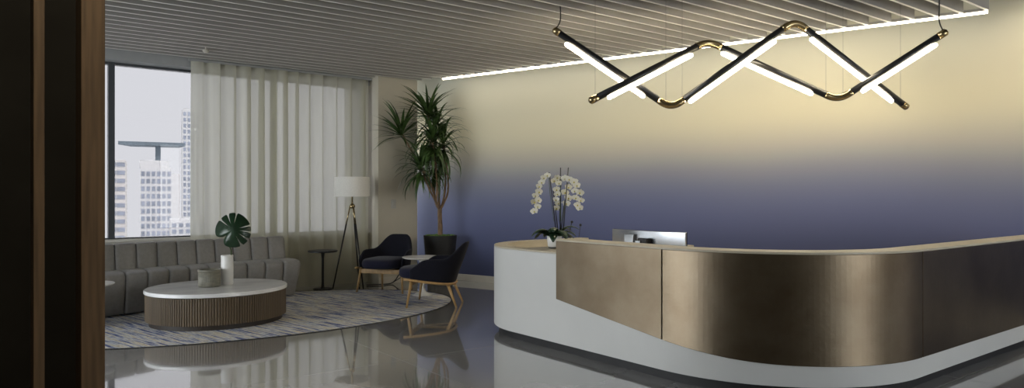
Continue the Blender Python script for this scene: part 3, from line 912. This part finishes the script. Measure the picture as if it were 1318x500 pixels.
for sp in sprays: obj('flower_stem', tube(smoothcurve([OP(*q) for q in sp], 6), .0022, 6), M['leaf'], t, smooth=True)
def flower_bm():
    bm = bmesh.new()
    def petal(ang, ln, wd, cup):
        R_ = Matrix.Rotation(ang, 3, 'Y'); prev = None
        for j in range(7):
            s_ = j/6; w = wd*math.sin(PI*min(1,(.10+.90*s_)))**.6 if j < 6 else .002
            y = -cup*(s_**2)*ln
            row = [bm.verts.new(R_ @ Vector(q)) for q in ((-w, y-.004*s_, ln*s_), (0, y, ln*s_), (w, y-.004*s_, ln*s_))]
            if prev:
                bm.faces.new((prev[0], prev[1], row[1], row[0])); bm.faces.new((prev[1], prev[2], row[2], row[1]))
            prev = row
    petal(0, .034, .013, .2); petal(2.25, .034, .013, .2); petal(-2.25, .034, .013, .2)
    for f in bm.verts: f.co.y += .003
    petal(1.35, .040, .021, -.1); petal(-1.35, .040, .021, -.1)
    return bm
def lip_bm():
    bm = bmesh.new(); bmesh.ops.create_uvsphere(bm, u_segments=8, v_segments=6, radius=.0075, matrix=Matrix.Translation((0,-.008,-.006)) @ Matrix.Diagonal((1,1.3,1.2,1)))
    return bm
fl0 = obj('flower', flower_bm(), M['petal'], t, smooth=True); lp0 = obj('lip', lip_bm(), M['petal_lip'], fl0, smooth=True, label='yellow-green flower lip')
spots = [(705,226,0),(700,229,-.02),(697,235,-.04),(693,240,-.01),(694,247,-.05),(690,252,-.02),(693,258,-.05),(688,260,-.02),(692,266,-.04),(688,272,-.03),
         (728,230,.0),(733,231,-.02),(739,234,-.02),(743,239,-.03),(740,246,-.05),(746,248,-.02),(742,255,-.05),(747,258,-.02),(743,264,-.04),(747,268,-.02),
         (718,229,.05),(714,233,.04),(720,236,.03),(716,244,.03),(718,250,.05),(715,257,.04),(719,262,.05),(717,268,.04),
         (731,241,.06),(728,248,.05),(732,255,.05),(729,262,.05)]
random.seed(4)
for i, (x_, y_, d_) in enumerate(spots):
    if i == 0: f_, l_ = fl0, lp0
    else:
        f_ = fl0.copy(); C.objects.link(f_); l_ = lp0.copy(); C.objects.link(l_); l_.parent = f_
    f_.parent = t
    f_.location = OP(x_+random.uniform(-1,1), y_, d_-.02)
    sgn = -1 if x_ < 712 else 1
    f_.rotation_euler = (random.uniform(-.1,.35), random.uniform(-.3,.3), -.64+random.uniform(-.45,.45)-sgn*.15)
    s_ = random.uniform(.85, 1.08); f_.scale = (s_,)*3

# ------------------------------------------------------------------ pendant light: two interwoven zigzags
def zigzag(label, P4, leds, ends, wires):
    pts = [at(*q) for q in P4]
    o0 = (pts[0]+pts[-1])/2
    t = thing('zigzag_pendant', label, 'pendant light', (o0.x, o0.y, o0.z), 0, 'interwoven zigzag pendants')
    L_ = [q-o0 for q in pts]
    r = .032; cut = .11
    # tube sections with corners trimmed for the elbows
    secs = []
    for i in range(3):
        a, b = L_[i].copy(), L_[i+1].copy(); d = (b-a).normalized()
        if i > 0: a = a+d*cut
        if i < 2: b = b-d*cut
        secs.append((a, b))
        tb = obj('tube_section', tube([a, b], r, 20), M['black_metal'], t, smooth=True)
        # LED bar slung beneath the tube
        f0, f1 = leds[i]; A, B = L_[i], L_[i+1]; dirn = (B-A).normalized()
        nrm = Vector((0,0,-1)); nrm = (nrm-dirn*nrm.dot(dirn)).normalized()*.049
        p_, q_ = A.lerp(B, f0)+nrm, A.lerp(B, f1)+nrm
        e_ = dirn*.02
        obj('led_bar', tube([p_-e_*.0, p_+e_*.4, p_+e_, q_-e_, q_-e_*.4, q_], [.009, .017, .0195, .0195, .017, .009], 18), M['led'], t, smooth=True, label='glowing white LED bar')
        obj('bar_clip', tube([p_.lerp(q_, .02)-nrm*.6, q_.lerp(p_, .02)-nrm*.6], .014, 8), M['black_metal'], t)
    for i in range(2):
        a, c, b = secs[i][1], L_[i+1], secs[i+1][0]
        arc = []
        for k in range(13):
            s_ = k/12; arc.append(a*(1-s_)**2+c*2*s_*(1-s_)+b*s_**2)
        da = (a-secs[i][0]).normalized(); db = (secs[i+1][1]-b).normalized()
        obj('elbow', tube([a-da*.03]+arc+[b+db*.03], r*1.06, 20), M['brass'], t, smooth=True, label='polished brass elbow')
    for k, e in ((0, 1), (3, 2)):
        d = (L_[k]-L_[e]).normalized()
        obj('end_cap', tube([L_[k]-d*.035, L_[k]+d*.03, L_[k]+d*.045], [r*1.08, r*1.08, r*.6], 20), M['brass'], t, smooth=True, label='brass end cap')
    for (px, py, dd, pyt) in wires:
        w0 = at(px, py, dd)-o0
        obj('suspension_wire', tube([w0, (w0.x, w0.y, HC+.15-o0.z)], .0013, 6), M['wire'], t)
    for cpts in ends:
        cp = [at(*q)-o0 for q in cpts]; cp[0].z = HC+.15-o0.z
        obj('power_cord', tube(smoothcurve(cp, 6), .006, 8), M['black_metal'], t, smooth=True)
    return t
zigzag('black zigzag pendant with the tallest brass elbow, its left end hanging highest',
       [(717,41,6.72), (864,140,6.45), (1023,26.5,6.45), (1164,136,6.95)],
       [(.10,.80), (.12,.82), (.15,.90)],
       [[(721,-20,6.72),(721,5,6.72),(721,27,6.72),(714,39,6.72)]],
       [(857,133,6.46,90), (878,133,6.46,90), (1159,131,6.94,20)])
zigzag('black zigzag pendant with brass elbows, its left end low and right end highest',
       [(764,128,6.30), (911,53,6.70), (1079,129.5,6.70), (1213,44,6.30)],
       [(.10,.84), (.12,.82), (.20,.92)],
       [[(1209,-20,6.30),(1209,8,6.30),(1209,28,6.30),(1215,42,6.30)]],
       [(766,127,6.31,80), (1063,123,6.70,50), (1085,123,6.70,50)])

# ------------------------------------------------------------------ city outside
def tower(name, label, px0, px1, ytop, d, ncol, nrow, ystep, y0, depth=26, m='facade', frac=.62, wfrac=.66):
    c0 = at(px0, ytop, d); c1 = at(px1, ytop, d)
    mid = (c0+c1)/2; w = (c1-c0).length; H_ = mid.z+90
    t = thing(name, label, 'building', (mid.x, mid.y, -90), math.radians(-10))
    obj('facade', box(-w/2, w/2, 0, depth, 0, H_), M[m], t)
    s = d/FPX
    for r_ in range(nrow):
        zc = EYE-(y0+r_*ystep-252)*s+90
        for c_ in range(ncol):
            x = -w/2+(c_+.5)*w/ncol
            hw, hh = w/ncol*wfrac/2, ystep*s*frac/2
            obj('window', box(x-hw, x+hw, -.25, .3, zc-hh, zc+hh), M['pane'], t)
    return t, w, H_, s
t, w, H_, s = tower('office_tower', 'white office tower carrying a wide flat canopy on its roof', 183, 219, 216, 400, 6, 10, 9.6, 224)
for xo in (.5,):
    obj('side_wing', box(w/2+.01, w/2+4.4, 3, 24, 0, H_+.0*s-3), M['facade'], t)
obj('roof_box', box(-w/2-.5, w/2-1, 1, 16, H_+.01, H_+4.2), M['facade'], t)
bm = bmesh.new(); add_box(bm, -.4, 2.4, 4, 8, H_+4.22, H_+12.6); obj('roof_column', bm, M['canopy'], t)
bm = prism([(-19, 0), (15, 0), (12, 16), (-13, 16)], H_+12.62, H_+14.6)
obj('roof_canopy', bm, M['canopy'], t)
tower('apartment_tower', 'pale apartment tower at the left side of the window view', 140, 160, 206, 330, 2, 10, 10.5, 212, m='facade_b', wfrac=.9, frac=.5)
tower('apartment_tower', 'tall slim white tower partly behind the curtain edge', 236, 256, 140, 520, 4, 22, 7.6, 147, m='facade', wfrac=.6)
tower('low_block', 'low white block at the foot of the office tower', 222, 262, 283, 300, 5, 3, 8, 290, m='facade', wfrac=.6)
